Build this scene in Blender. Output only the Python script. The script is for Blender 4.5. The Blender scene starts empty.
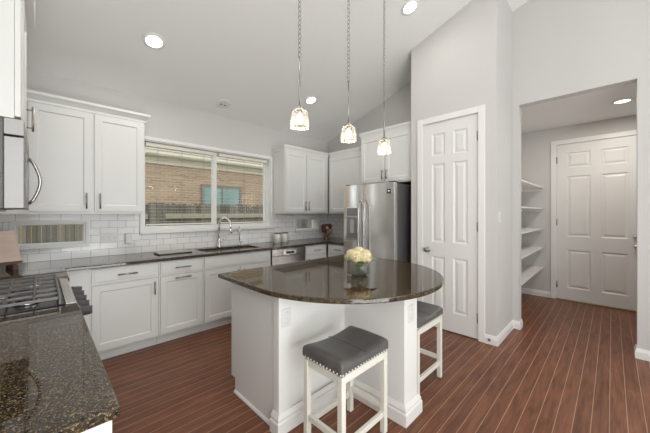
import bpy, bmesh, math, random
from mathutils import Vector, Matrix
PI = math.pi
random.seed(7)
S = bpy.context.scene
COL = S.collection

# ------------------------------------------------------------------ camera
cam_d = bpy.data.cameras.new('camera'); cam = bpy.data.objects.new('camera', cam_d); COL.objects.link(cam)
YAW = math.atan2(287, 285)                       # view direction between the two wall directions
cam.location = (0, 0, 1.38)
cam.rotation_euler = (PI / 2, 0, YAW - PI / 2)
cam_d.sensor_fit = 'HORIZONTAL'; cam_d.sensor_width = 36.0
cam_d.lens = 36.0 * 285 / 650
cam_d.shift_y = -3.5 / 650
cam_d.clip_start = 0.05
S.camera = cam

# ------------------------------------------------------------------ world, lights, exposure
W = bpy.data.worlds.new('sky'); S.world = W; W.use_nodes = True
W.node_tree.nodes['Background'].inputs[0].default_value = (0.93, 0.97, 1.0, 1)
W.node_tree.nodes['Background'].inputs[1].default_value = 1.9
S.view_settings.view_transform = 'Standard'; S.view_settings.look = 'None'
S.view_settings.gamma = 1.0; S.view_settings.use_curve_mapping = False
S.view_settings.exposure = 0.18
S.cycles.max_bounces = 10; S.cycles.diffuse_bounces = 6; S.cycles.glossy_bounces = 5
S.cycles.transparent_max_bounces = 16; S.cycles.transmission_bounces = 6
S.cycles.sample_clamp_indirect = 6.0
S.cycles.caustics_reflective = False; S.cycles.caustics_refractive = False
S.cycles.use_denoising = True

def area(name, loc, target, sx, sy, power, color=(1, 1, 1)):
    d = bpy.data.lights.new(name, 'AREA'); d.shape = 'RECTANGLE'; d.size = sx; d.size_y = sy
    d.energy = power; d.color = color
    o = bpy.data.objects.new(name, d); COL.objects.link(o); o.location = loc
    o.rotation_euler = (Vector(target) - Vector(loc)).to_track_quat('-Z', 'Y').to_euler()
    return o
area('rear_window_light', (0.9, -4.2, 1.95), (1.5, 2.0, 1.2), 2.0, 1.2, 36, (0.975, 1.0, 0.985))
area('left_fill_light', (-0.42, -0.95, 1.95), (1.4, 0.45, 0.8), 1.6, 1.1, 46, (0.975, 1.0, 0.985))  # added fill for the island's left side; this wall has no window
area('ceiling_fill_light', (0.5, -1.5, 0.2), (0.55, -0.5, 3.4), 1.8, 1.8, 84, (0.975, 1.0, 0.985))  # added unseen fill aimed up to brighten the vault, not a fixture
area('overhead_fill_light', (1.8, -0.3, 3.9), (1.9, 1.8, 0.0), 2.6, 1.6, 9, (0.99, 1.0, 0.97))  # added soft overhead fill with no fixture behind it

# ------------------------------------------------------------------ materials
def mat(name):
    m = bpy.data.materials.new(name); m.use_nodes = True
    return m, m.node_tree.nodes, m.node_tree.links, m.node_tree.nodes['Principled BSDF']

def plain(name, col, rough=0.5, metal=0.0, var=0.04, scale=6.0, bump=0.0, bscale=200.0, spec=0.5, coat=0.0, stretch=(1, 1, 1)):
    """a colour with faint procedural variation and optional fine bump"""
    m, N, L, b = mat(name)
    tc = N.new('ShaderNodeTexCoord'); mp = N.new('ShaderNodeMapping'); mp.inputs['Scale'].default_value = stretch
    L.new(tc.outputs['Object'], mp.inputs[0])
    nz = N.new('ShaderNodeTexNoise'); nz.inputs['Scale'].default_value = scale; nz.inputs['Detail'].default_value = 4
    L.new(mp.outputs[0], nz.inputs['Vector'])
    rp = N.new('ShaderNodeMapRange'); rp.inputs['To Min'].default_value = 1 - var; rp.inputs['To Max'].default_value = 1 + var
    L.new(nz.outputs['Fac'], rp.inputs['Value'])
    mx = N.new('ShaderNodeVectorMath'); mx.operation = 'SCALE'; mx.inputs[0].default_value = col
    L.new(rp.outputs[0], mx.inputs['Scale']); L.new(mx.outputs[0], b.inputs['Base Color'])
    b.inputs['Roughness'].default_value = rough; b.inputs['Metallic'].default_value = metal
    b.inputs['Specular IOR Level'].default_value = spec; b.inputs['Coat Weight'].default_value = coat
    if bump:
        n2 = N.new('ShaderNodeTexNoise'); n2.inputs['Scale'].default_value = bscale
        L.new(mp.outputs[0], n2.inputs['Vector'])
        bp = N.new('ShaderNodeBump'); bp.inputs['Strength'].default_value = bump; bp.inputs['Distance'].default_value = 0.002
        L.new(n2.outputs['Fac'], bp.inputs['Height']); L.new(bp.outputs[0], b.inputs['Normal'])
    return m

def emit(name, col, strength):
    m, N, L, b = mat(name)
    b.inputs['Base Color'].default_value = (*col, 1)
    b.inputs['Emission Color'].default_value = (*col, 1); b.inputs['Emission Strength'].default_value = strength
    return m

M = {}
M['wall'] = plain('wall_paint', (0.60, 0.59, 0.578), 0.75, var=0.015, scale=2, bump=0.08, bscale=120, spec=0.25)
M['ceiling'] = plain('ceiling_paint', (0.83, 0.825, 0.815), 0.85, var=0.012, scale=2, bump=0.1, bscale=90, spec=0.15)
M['trim'] = plain('white_trim_paint', (0.80, 0.795, 0.78), 0.4, var=0.01)
M['door'] = plain('white_door_paint', (0.76, 0.755, 0.74), 0.42, var=0.012)
M['cab'] = plain('white_cabinet_paint', (0.71, 0.715, 0.70), 0.38, var=0.012)
M['island'] = plain('island_paint', (0.79, 0.79, 0.775), 0.5, var=0.015)
M['steel'] = plain('brushed_steel', (0.83, 0.82, 0.81), 0.22, 1.0, var=0.06, scale=40, stretch=(1, 1, 0.04), bump=0.03, bscale=300)
M['steel_dark'] = plain('dark_steel', (0.26, 0.255, 0.25), 0.35, 0.7, var=0.05, scale=30)
M['mw_steel'] = plain('soft_steel', (0.34, 0.335, 0.33), 0.48, 0.5, var=0.04, scale=40)
M['dw_steel'] = plain('dark_brushed_steel', (0.46, 0.43, 0.41), 0.25, 1.0, var=0.05, scale=40)
M['mw_case'] = plain('dark_grey_case', (0.10, 0.098, 0.096), 0.45, 0.3, var=0.05)
M['nail_silver'] = plain('silver_nailheads', (0.72, 0.71, 0.69), 0.3, 0.35, var=0.02)
M['handle_steel'] = plain('handle_steel', (0.42, 0.41, 0.40), 0.25, 1.0, var=0.03)
M['chrome'] = plain('polished_chrome', (0.80, 0.80, 0.80), 0.12, 1.0, var=0.01)
M['nickel'] = plain('satin_nickel', (0.33, 0.32, 0.30), 0.32, 1.0, var=0.02)
M['black'] = plain('black_enamel', (0.012, 0.012, 0.013), 0.18, var=0.1)
M['iron'] = plain('cast_iron', (0.17, 0.165, 0.16), 0.30, 0.7, var=0.15, scale=60, bump=0.2, bscale=300)
M['plastic'] = plain('white_plastic', (0.72, 0.715, 0.70), 0.35, var=0.01)
M['dark_plastic'] = plain('dark_plastic', (0.05, 0.05, 0.052), 0.4, var=0.05)
M['leather'] = plain('grey_leather', (0.110, 0.105, 0.100), 0.36, var=0.40, scale=10, bump=0.35, bscale=160)
M['stool'] = plain('cream_white_paint', (0.77, 0.755, 0.69), 0.4, var=0.02)
M['cream'] = plain('cream_trim', (0.66, 0.61, 0.47), 0.7, var=0.03)
M['stand'] = plain('pinkish_wood', (0.56, 0.43, 0.37), 0.5, var=0.25, scale=7, stretch=(1, 1, 4))
M['stand_dark'] = plain('brown_wood', (0.11, 0.06, 0.045), 0.5, var=0.2, scale=12)
M['slate'] = plain('grey_slate', (0.45, 0.44, 0.42), 0.45, var=0.08)
M['slate_dark'] = plain('dark_grey_rubber', (0.06, 0.056, 0.05), 0.5, var=0.1)
M['ceramic'] = plain('white_ceramic', (0.78, 0.76, 0.73), 0.25, var=0.01)
M['bronze'] = plain('aged_bronze', (0.28, 0.17, 0.07), 0.35, 0.7, var=0.3, scale=25)
M['maroon'] = plain('dried_maroon_petals', (0.13, 0.045, 0.04), 0.8, var=0.4, scale=30)
M['tan_petal'] = plain('dried_tan_petals', (0.55, 0.42, 0.30), 0.8, var=0.2, scale=30)
M['petal'] = plain('cream_petals', (0.86, 0.76, 0.50), 0.6, var=0.10, scale=25)
M['petal'].node_tree.nodes['Principled BSDF'].inputs['Subsurface Weight'].default_value = 0.0
M['petal_core'] = plain('golden_petal_core', (0.55, 0.40, 0.15), 0.7, var=0.15, scale=30)
M['leaf'] = plain('green_leaf', (0.05, 0.10, 0.025), 0.45, var=0.3, scale=30)
M['stem'] = plain('green_stem', (0.20, 0.24, 0.06), 0.5, var=0.2, scale=30)
M['brass'] = plain('brown_bronze_threshold', (0.30, 0.21, 0.10), 0.4, 0.6, var=0.1)
M['fence_rail'] = plain('pale_weathered_cedar', (0.33, 0.29, 0.225), 0.85, var=0.2, scale=9, stretch=(0.5, 1, 5))
M['roof'] = plain('roof_shingle', (0.10, 0.09, 0.085), 0.9, var=0.3, scale=12)
M['lawn'] = plain('lawn', (0.10, 0.13, 0.05), 0.95, var=0.4, scale=14)
M['winframe_brown'] = plain('brown_window_frame', (0.20, 0.165, 0.125), 0.6, var=0.05)
M['teal_glass'] = plain('teal_reflecting_glass', (0.20, 0.30, 0.275), 0.15, var=0.3, scale=2.5, stretch=(1, 1, 3))
M['slat'] = plain('blind_slat', (0.74, 0.71, 0.64), 0.5, var=0.01)
M['cord'] = plain('blind_cord', (0.34, 0.30, 0.24), 0.8, var=0.05)
M['lens'] = emit('lit_lens', (1.0, 0.97, 0.92), 3.0)
M['bulb'] = emit('lit_bulb', (1.0, 0.90, 0.76), 4.0)

def granite():
    m, N, L, b = mat('brown_granite')
    tc = N.new('ShaderNodeTexCoord')
    n1 = N.new('ShaderNodeTexNoise'); n1.inputs['Scale'].default_value = 70; n1.inputs['Detail'].default_value = 6
    v1 = N.new('ShaderNodeTexVoronoi'); v1.inputs['Scale'].default_value = 250
    v2 = N.new('ShaderNodeTexVoronoi'); v2.inputs['Scale'].default_value = 400
    for n in (n1, v1, v2): L.new(tc.outputs['Object'], n.inputs['Vector'])
    r0 = N.new('ShaderNodeValToRGB'); e = r0.color_ramp.elements
    e[0].position = .36; e[0].color = (0.009, 0.007, 0.005, 1); e[1].position = .70; e[1].color = (0.070, 0.047, 0.026, 1)
    L.new(n1.outputs['Fac'], r0.inputs[0])
    sep = N.new('ShaderNodeSeparateColor'); L.new(v1.outputs['Color'], sep.inputs[0])
    r1 = N.new('ShaderNodeValToRGB'); e = r1.color_ramp.elements
    e[0].position = .88; e[0].color = (0, 0, 0, 1); e[1].position = .97; e[1].color = (1, 1, 1, 1)
    L.new(sep.outputs[0], r1.inputs[0])
    mx = N.new('ShaderNodeMix'); mx.data_type = 'RGBA'; L.new(r1.outputs[0], mx.inputs[0]); L.new(r0.outputs[0], mx.inputs[6])
    mx.inputs[7].default_value = (0.22, 0.145, 0.06, 1)
    sep2 = N.new('ShaderNodeSeparateColor'); L.new(v2.outputs['Color'], sep2.inputs[0])
    r2 = N.new('ShaderNodeValToRGB'); e = r2.color_ramp.elements
    e[0].position = .88; e[0].color = (0, 0, 0, 1); e[1].position = .97; e[1].color = (1, 1, 1, 1)
    L.new(sep2.outputs[1], r2.inputs[0])
    m2 = N.new('ShaderNodeMix'); m2.data_type = 'RGBA'; L.new(r2.outputs[0], m2.inputs[0]); L.new(mx.outputs[2], m2.inputs[6])
    m2.inputs[7].default_value = (0.22, 0.19, 0.14, 1)
    L.new(m2.outputs[2], b.inputs['Base Color'])
    b.inputs['Roughness'].default_value = 0.035; b.inputs['IOR'].default_value = 1.45
    return m
M['granite'] = granite()

def planks():
    m, N, L, b = mat('wood_floor_planks')
    tc = N.new('ShaderNodeTexCoord'); mp = N.new('ShaderNodeMapping'); mp.inputs['Location'].default_value = (0.3, -0.012, 0)
    L.new(tc.outputs['Object'], mp.inputs[0])
    br = N.new('ShaderNodeTexBrick'); br.offset = 0.37; br.offset_frequency = 2
    br.inputs['Scale'].default_value = 1.0; br.inputs['Brick Width'].default_value = 1.35; br.inputs['Row Height'].default_value = 0.0846
    br.inputs['Mortar Size'].default_value = 0.0016; br.inputs['Mortar Smooth'].default_value = 0.3
    br.inputs['Color1'].default_value = (0.152, 0.059, 0.031, 1); br.inputs['Color2'].default_value = (0.200, 0.079, 0.042, 1)
    br.inputs['Mortar'].default_value = (0.115, 0.050, 0.028, 1)
    L.new(mp.outputs[0], br.inputs['Vector'])
    m2 = N.new('ShaderNodeMapping'); m2.inputs['Scale'].default_value = (2.2, 26, 1); L.new(tc.outputs['Object'], m2.inputs[0])
    nz = N.new('ShaderNodeTexNoise'); nz.inputs['Scale'].default_value = 1.6; nz.inputs['Detail'].default_value = 7; nz.inputs['Distortion'].default_value = 0.8
    L.new(m2.outputs[0], nz.inputs['Vector'])
    rp = N.new('ShaderNodeMapRange'); rp.inputs['From Min'].default_value = .3; rp.inputs['From Max'].default_value = .7
    rp.inputs['To Min'].default_value = .62; rp.inputs['To Max'].default_value = 1.38
    L.new(nz.outputs['Fac'], rp.inputs['Value'])
    mx = N.new('ShaderNodeVectorMath'); mx.operation = 'SCALE'; L.new(br.outputs['Color'], mx.inputs[0]); L.new(rp.outputs[0], mx.inputs['Scale'])
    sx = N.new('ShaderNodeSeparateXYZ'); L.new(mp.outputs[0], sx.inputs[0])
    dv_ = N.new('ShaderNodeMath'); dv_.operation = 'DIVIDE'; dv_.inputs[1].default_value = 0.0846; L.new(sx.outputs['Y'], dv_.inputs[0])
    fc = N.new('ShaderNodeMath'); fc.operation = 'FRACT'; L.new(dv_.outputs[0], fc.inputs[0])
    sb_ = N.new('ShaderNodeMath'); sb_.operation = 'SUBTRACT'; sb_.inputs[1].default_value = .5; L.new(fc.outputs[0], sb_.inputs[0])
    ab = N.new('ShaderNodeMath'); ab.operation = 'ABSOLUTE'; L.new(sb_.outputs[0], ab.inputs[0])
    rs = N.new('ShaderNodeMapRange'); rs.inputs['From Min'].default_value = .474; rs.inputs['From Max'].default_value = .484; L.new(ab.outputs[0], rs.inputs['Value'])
    ms = N.new('ShaderNodeMix'); ms.data_type = 'RGBA'; L.new(rs.outputs[0], ms.inputs[0]); L.new(mx.outputs[0], ms.inputs[6]); ms.inputs[7].default_value = (0.46, 0.29, 0.20, 1)  # pale row seams: glint of the plank bevels painted into the colour
    L.new(ms.outputs[2], b.inputs['Base Color'])
    b.inputs['Roughness'].default_value = 0.34; b.inputs['Specular IOR Level'].default_value = 0.28
    inv = N.new('ShaderNodeMath'); inv.operation = 'MULTIPLY'; inv.inputs[1].default_value = -1.0; L.new(br.outputs['Fac'], inv.inputs[0])
    ad = N.new('ShaderNodeMath'); ad.operation = 'MULTIPLY_ADD'; ad.inputs[1].default_value = .12; L.new(nz.outputs['Fac'], ad.inputs[0]); L.new(inv.outputs[0], ad.inputs[2])
    bp = N.new('ShaderNodeBump'); bp.inputs['Strength'].default_value = 0.5; bp.inputs['Distance'].default_value = 0.0015
    L.new(ad.outputs[0], bp.inputs['Height']); L.new(bp.outputs[0], b.inputs['Normal'])
    return m
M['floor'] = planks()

def bricks(name, bw, bh, mortar, c1, c2, cm, rough, bump, axis, off=(0, 0), spec=.5):
    """running-bond masonry or tile on a vertical face; axis is the horizontal direction of the face"""
    m, N, L, b = mat(name)
    tc = N.new('ShaderNodeTexCoord'); sp = N.new('ShaderNodeSeparateXYZ'); cb = N.new('ShaderNodeCombineXYZ')
    L.new(tc.outputs['Object'], sp.inputs[0])
    ax = N.new('ShaderNodeMath'); ax.operation = 'ADD'; ax.inputs[1].default_value = off[0]
    az = N.new('ShaderNodeMath'); az.operation = 'ADD'; az.inputs[1].default_value = off[1]
    L.new(sp.outputs[axis], ax.inputs[0]); L.new(sp.outputs['Z'], az.inputs[0])
    L.new(ax.outputs[0], cb.inputs[0]); L.new(az.outputs[0], cb.inputs[1])
    br = N.new('ShaderNodeTexBrick'); br.offset = .5; br.inputs['Scale'].default_value = 1
    br.inputs['Brick Width'].default_value = bw; br.inputs['Row Height'].default_value = bh; br.inputs['Mortar Size'].default_value = mortar
    br.inputs['Mortar Smooth'].default_value = .1
    br.inputs['Color1'].default_value = (*c1, 1); br.inputs['Color2'].default_value = (*c2, 1); br.inputs['Mortar'].default_value = (*cm, 1)
    L.new(cb.outputs[0], br.inputs['Vector']); L.new(br.outputs['Color'], b.inputs['Base Color'])
    b.inputs['Roughness'].default_value = rough; b.inputs['Specular IOR Level'].default_value = spec
    inv = N.new('ShaderNodeMath'); inv.operation = 'MULTIPLY'; inv.inputs[1].default_value = -1.0; L.new(br.outputs['Fac'], inv.inputs[0])
    bp = N.new('ShaderNodeBump'); bp.inputs['Strength'].default_value = bump; bp.inputs['Distance'].default_value = 0.002
    L.new(inv.outputs[0], bp.inputs['Height']); L.new(bp.outputs[0], b.inputs['Normal'])
    return m
TILE = dict(bw=.154, bh=.0765, mortar=.0016, c1=(.83, .83, .82), c2=(.88, .88, .87), cm=(.36, .355, .345), rough=.12, bump=.5)
M['tile_x'] = bricks('subway_tile', axis='X', off=(.02, -.914), **TILE)
M['tile_y'] = bricks('subway_tile_side', axis='Y', off=(.05, -.914), **TILE)
M['brick'] = bricks('tan_brick', .22, .075, .010, (.45, .295, .17), (.32, .205, .125), (.45, .39, .31), .85, .6, 'X')

M['fence'] = bricks('weathered_cedar', .1110, 40.0, .004, (.200, .172, .125), (.105, .092, .068), (.03, .027, .02), .9, .3, 'X', off=(4.0-.0025, 20))
def thin_glass(name, tint=(1, 1, 1), gloss=1.0, milky=0.0):
    m, N, L, b = mat(name); out = N['Material Output']; N.remove(b)
    tr = N.new('ShaderNodeBsdfTransparent'); tr.inputs[0].default_value = (*tint, 1)
    gl = N.new('ShaderNodeBsdfGlossy'); gl.inputs['Roughness'].default_value = 0.02
    fr = N.new('ShaderNodeFresnel'); fr.inputs[0].default_value = 1.45
    mu = N.new('ShaderNodeMath'); mu.operation = 'MULTIPLY'; mu.inputs[1].default_value = gloss; L.new(fr.outputs[0], mu.inputs[0])
    mx = N.new('ShaderNodeMixShader'); L.new(mu.outputs[0], mx.inputs[0]); L.new(tr.outputs[0], mx.inputs[1]); L.new(gl.outputs[0], mx.inputs[2])
    last = mx
    if milky:
        tl = N.new('ShaderNodeBsdfTranslucent'); tl.inputs[0].default_value = (1, .97, .92, 1)
        m2 = N.new('ShaderNodeMixShader'); m2.inputs[0].default_value = milky
        L.new(mx.outputs[0], m2.inputs[1]); L.new(tl.outputs[0], m2.inputs[2]); last = m2
    L.new(last.outputs[0], out.inputs[0])
    return m
M['glass'] = thin_glass('window_glass', (.97, .985, .98), .5)
M['vase'] = thin_glass('vase_glass', (.96, .985, .99), 1.2, .25)
M['shade'] = thin_glass('ribbed_clear_glass', (.97, .955, .93), 1.6, .11)

# ------------------------------------------------------------------ mesh helpers
class MB:
    def __init__(s): s.bm = bmesh.new()
    def box(s, x0, x1, y0, y1, z0, z1):
        v = [s.bm.verts.new(p) for p in ((x0,y0,z0),(x1,y0,z0),(x1,y1,z0),(x0,y1,z0),(x0,y0,z1),(x1,y0,z1),(x1,y1,z1),(x0,y1,z1))]
        for f in ((0,3,2,1),(4,5,6,7),(0,1,5,4),(1,2,6,5),(2,3,7,6),(3,0,4,7)): s.bm.faces.new([v[i] for i in f])
        return s
    def prism(s, pts, a, b, axis='z'):
        """polygon pts extruded from a to b along axis; pts are (x,y) for z, (y,z) for x, (x,z) for y"""
        P = {'z': lambda p, t: (p[0], p[1], t), 'x': lambda p, t: (t, p[0], p[1]), 'y': lambda p, t: (p[0], t, p[1])}[axis]
        lo = [s.bm.verts.new(P(p, a)) for p in pts]; hi = [s.bm.verts.new(P(p, b)) for p in pts]
        s.bm.faces.new(lo); s.bm.faces.new(hi[::-1])
        n = len(pts)
        for i in range(n): s.bm.faces.new((lo[i], hi[i], hi[(i+1) % n], lo[(i+1) % n]))
        return s
    def tube(s, pts, r, seg=10, caps=True):
        pts = [Vector(p) for p in pts]; n = len(pts)
        rr = r if isinstance(r, (list, tuple)) else [r] * n
        t0 = (pts[1] - pts[0]).normalized()
        up = Vector((0, 0, 1)) if abs(t0.z) < .9 else Vector((1, 0, 0))
        u = t0.cross(up).normalized(); rings = []
        for i, p in enumerate(pts):
            t = ((pts[min(i+1, n-1)] - pts[max(i-1, 0)])).normalized()
            u = (u - t * u.dot(t)).normalized(); w = t.cross(u)
            rings.append([s.bm.verts.new(p + (u * math.cos(2*PI*k/seg) + w * math.sin(2*PI*k/seg)) * rr[i]) for k in range(seg)])
        for i in range(n - 1):
            for k in range(seg):
                f = s.bm.faces.new((rings[i][k], rings[i][(k+1) % seg], rings[i+1][(k+1) % seg], rings[i+1][k])); f.smooth = True
        if caps: s.bm.faces.new(rings[0][::-1]); s.bm.faces.new(rings[-1])
        return s
    def lathe(s, prof, c=(0, 0, 0), seg=32, axis='z', ribs=0, ribd=0.0):
        """profile (r, h) turned about an axis through c"""
        rings = []
        def P(r, h, a):
            if ribs and r > 0: r *= 1 + ribd * math.cos(ribs * a)
            q = (r*math.cos(a), r*math.sin(a), h)
            q = q if axis == 'z' else ((h, q[0], q[1]) if axis == 'x' else (q[0], h, q[1]))
            return (q[0]+c[0], q[1]+c[1], q[2]+c[2])
        for r, h in prof:
            rings.append([s.bm.verts.new(P(0, h, 0))] if r <= 1e-6 else [s.bm.verts.new(P(r, h, 2*PI*k/seg)) for k in range(seg)])
        for a, b in zip(rings, rings[1:]):
            for k in range(seg):
                k2 = (k+1) % seg
                vs = [a[k % len(a)], a[k2 % len(a)], b[k2 % len(b)], b[k % len(b)]]
                vs = [v for i, v in enumerate(vs) if v not in vs[:i]]
                if len(vs) > 2: s.bm.faces.new(vs).smooth = True
        return s
    def sweep(s, path, prof, z=0.0, side=1, closed=False):
        """moulding profile (out, up) swept along a 2D path with mitred corners; side=1 puts 'out' to the right of travel"""
        P = [Vector(p) for p in path]; n = len(P); rings = []
        for i in range(n):
            a = (P[i] - P[i-1]).normalized() if i > 0 or closed else None
            b = (P[(i+1) % n] - P[i]).normalized() if i < n-1 or closed else None
            na = Vector((a.y, -a.x)) * side if a else None; nb = Vector((b.y, -b.x)) * side if b else None
            if na and nb: d = (na + nb) / max(.2, 1 + na.dot(nb))
            else: d = na or nb
            rings.append([s.bm.verts.new((P[i].x + d.x*o, P[i].y + d.y*o, z + h)) for o, h in prof])
        m = len(prof)
        for i in range(n if closed else n-1):
            A, B = rings[i], rings[(i+1) % n]
            for k in range(m): s.bm.faces.new((A[k], A[(k+1) % m], B[(k+1) % m], B[k]))
        if not closed: s.bm.faces.new(rings[0]); s.bm.faces.new(rings[-1][::-1])
        return s
    def panelled(s, x0, x1, z0, z1, yf, t, panels, slope=.008, rec=.007, raised=0.0):
        """slab facing -y with recessed (or recessed and raised) rectangular panels"""
        bm = s.bm
        xs = sorted({x0, x1, *[p[0] for p in panels], *[p[2] for p in panels]}); zs = sorted({z0, z1, *[p[1] for p in panels], *[p[3] for p in panels]})
        def q(pts): bm.faces.new([bm.verts.new(p) for p in pts])
        def ring(a, b, ya, yb):
            A = [(a[0],ya,a[1]),(a[2],ya,a[1]),(a[2],ya,a[3]),(a[0],ya,a[3])]; B = [(b[0],yb,b[1]),(b[2],yb,b[1]),(b[2],yb,b[3]),(b[0],yb,b[3])]
            for i in range(4): q((A[i], A[(i+1)%4], B[(i+1)%4], B[i]))
        def ins(p, d): return (p[0]+d, p[1]+d, p[2]-d, p[3]-d)
        for i in range(len(xs)-1):
            for j in range(len(zs)-1):
                c = ((xs[i]+xs[i+1])/2, (zs[j]+zs[j+1])/2)
                if any(p[0] < c[0] < p[2] and p[1] < c[1] < p[3] for p in panels): continue
                q(((xs[i],yf,zs[j]),(xs[i+1],yf,zs[j]),(xs[i+1],yf,zs[j+1]),(xs[i],yf,zs[j+1])))
        for p in panels:
            p1 = ins(p, slope); ring(p, p1, yf, yf+rec)
            if raised:
                p2 = ins(p1, raised*.35); ring(p1, p2, yf+rec, yf+rec); p3 = ins(p2, raised*.65); ring(p2, p3, yf+rec, yf+rec*.15); p1 = p3; y = yf+rec*.15
            else: y = yf+rec
            q(((p1[0],y,p1[1]),(p1[2],y,p1[1]),(p1[2],y,p1[3]),(p1[0],y,p1[3])))
        yb = yf+t
        q(((x0,yb,z0),(x0,yb,z1),(x1,yb,z1),(x1,yb,z0)))
        o = [(x0,z0),(x1,z0),(x1,z1),(x0,z1)]
        for i in range(4):
            a, b = o[i], o[(i+1)%4]; q(((a[0],yf,a[1]),(a[0],yb,a[1]),(b[0],yb,b[1]),(b[0],yf,b[1])))
        bmesh.ops.remove_doubles(bm, verts=bm.verts, dist=1e-5)
        return s
    def build(s, name, m, parent=None, bevel=0.0, smooth=False, loc=None, segs=2):
        bmesh.ops.recalc_face_normals(s.bm, faces=s.bm.faces)
        if smooth:
            for f in s.bm.faces: f.smooth = True
        me = bpy.data.meshes.new(name); s.bm.to_mesh(me); s.bm.free()
        for x in (m if isinstance(m, (list, tuple)) else [m]): me.materials.append(M[x])
        o = bpy.data.objects.new(name, me); COL.objects.link(o)
        if parent: o.parent = parent
        if loc: o.location = loc
        if bevel:
            b = o.modifiers.new('bevel', 'BEVEL'); b.width = bevel; b.segments = segs; b.limit_method = 'ANGLE'; b.angle_limit = math.radians(40)
        return o

def tag(o, label, cat, group=None, kind=None):
    o['label'] = label; o['category'] = cat
    if group: o['group'] = group
    if kind: o['kind'] = kind
    return o
def thing(name, label, cat, loc=(0, 0, 0), rz=0.0, group=None, kind=None):
    o = bpy.data.objects.new(name, None); COL.objects.link(o); o.location = loc; o.rotation_euler = (0, 0, rz); o.empty_display_size = .1
    return tag(o, label, cat, group, kind)
def copy_thing(r, loc, label, rz=None):
    def cp(o, parent):
        c = o.copy(); COL.objects.link(c); c.parent = parent
        for ch in list(o.children): cp(ch, c)
        return c
    n = cp(r, None); n.location = loc; n['label'] = label
    if rz is not None: n.rotation_euler = (0, 0, rz)
    return n
def struct(o, label, cat): return tag(o, label, cat, kind='structure')
def circ(r, n, a0=0.0, a1=2*PI): return [(r*math.cos(a0+(a1-a0)*i/n), r*math.sin(a0+(a1-a0)*i/n)) for i in range(n+1)]

# ------------------------------------------------------------------ room dimensions
YW = 3.88          # window wall
XL = -0.50         # wall behind the range
XF = 3.93          # wall behind the refrigerator
XO = 4.02          # wall with the hall opening
XP = 3.35          # pantry wall
YP0, YP1 = 0.845, 1.81
XH = 5.88          # hall end wall
YB = -4.5          # rear wall of the open room behind
SL = 0.347
def zc(y): return 2.745 + SL * (YW - y)
YR = -0.9          # where the slope ends

def wall(name, axis, p0, p1, u0, u1, z0, z1, holes=(), m='wall', slope=False, label='', cat='wall'):
    """wall slab between planes p0 and p1; u runs along the wall; holes are (u0, z0, u1, z1)"""
    mb = MB(); us = sorted({u0, u1, *[h[0] for h in holes], *[h[2] for h in holes]}); zs = sorted({z0, z1, *[h[1] for h in holes], *[h[3] for h in holes]})
    inside = lambda i, j: 0 <= i < len(us)-1 and 0 <= j < len(zs)-1 and not any(h[0] < (us[i]+us[i+1])/2 < h[2] and h[1] < (zs[j]+zs[j+1])/2 < h[3] for h in holes)
    V = {}
    def v(u, p, z):
        k = (round(u, 5), round(p, 5), round(z, 5))
        if k not in V: V[k] = mb.bm.verts.new((u, p, z) if axis == 'x' else (p, u, z))
        return V[k]
    for i in range(len(us)-1):
        for j in range(len(zs)-1):
            if not inside(i, j): continue
            a, b, c, d = us[i], us[i+1], zs[j], zs[j+1]
            for p in (p0, p1): mb.bm.faces.new((v(a,p,c), v(b,p,c), v(b,p,d), v(a,p,d)))
            for di, dj, e in ((-1,0,((a,c),(a,d))), (1,0,((b,c),(b,d))), (0,-1,((a,c),(b,c))), (0,1,((a,d),(b,d)))):
                if not inside(i+di, j+dj):
                    (ua,za),(ub,zb) = e; mb.bm.faces.new((v(ua,p0,za), v(ub,p0,zb), v(ub,p1,zb), v(ua,p1,za)))
    if slope:
        g = mb.bm.verts[:] + mb.bm.edges[:] + mb.bm.faces[:]
        r = bmesh.ops.bisect_plane(mb.bm, geom=g, plane_co=(0, YW, 2.745), plane_no=(0, SL, 1), clear_outer=True)
        es = [e for e in r['geom_cut'] if isinstance(e, bmesh.types.BMEdge)]
        bmesh.ops.holes_fill(mb.bm, edges=es, sides=0)
    o = mb.build(name, m); struct(o, label, cat); return o

# floor, ceilings
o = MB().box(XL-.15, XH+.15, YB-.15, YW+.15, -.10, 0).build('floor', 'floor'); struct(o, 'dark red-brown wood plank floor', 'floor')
cp = [(YW+.15, zc(YW+.15)), (YR, zc(YR)), (YB-.15, zc(YR)), (YB-.15, zc(YR)+.12), (YR, zc(YR)+.12), (YW+.15, zc(YW+.15)+.12)]
o = MB().prism(cp, XL-.15, XO+.12, 'x').build('ceiling', 'ceiling'); struct(o, 'pale grey vaulted ceiling sloping up from the window wall', 'ceiling')
o = MB().box(XO+.12, XH+.12, -1.32, 1.22, 2.75, 2.85).build('ceiling_hall', 'ceiling'); struct(o, 'low flat ceiling of the entry hall beyond the opening', 'ceiling')

# walls
WIN = (.842, 1.175, 2.60, 2.245); WL = (-.180, 1.066, .322, 1.280); WR = (3.140, 1.078, 3.658, 1.280)
wall('wall_window', 'x', YW, YW+.15, XL-.15, XO+.12, 0, 2.80, [WIN, WL, WR], slope=True, label='pale grey kitchen wall with the wide blind-covered window')
wall('wall_range', 'y', XL-.15, XL, YB-.15, YW, 0, 5.0, slope=False, label='pale grey wall behind the range and microwave')
wall('wall_fridge', 'y', XF, XF+.09, YP1+.002, YW, 0, 4.0, slope=True, label='pale grey wall behind the refrigerator with a sloping top')
PD = (1.012, -.001, 1.656, 2.472)
wall('wall_pantry', 'y', XP, XP+.10, YP0, YP1, 0, 4.5, [PD], slope=True, label='tall pale wall with the narrow pantry door')
wall('wall_pantry_return', 'x', YP0, YP0+.10, XP+.102, XO, 0, 4.5, slope=True, label='short return wall beside the pantry door with a light switch')
wall('wall_pantry_back', 'x', YP1-.10, YP1, XP+.102, XF+.088, 0, 4.0, slope=True, label='pantry side wall behind the refrigerator gap')
OP = (-.17, -.001, .778, 2.662)
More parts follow.
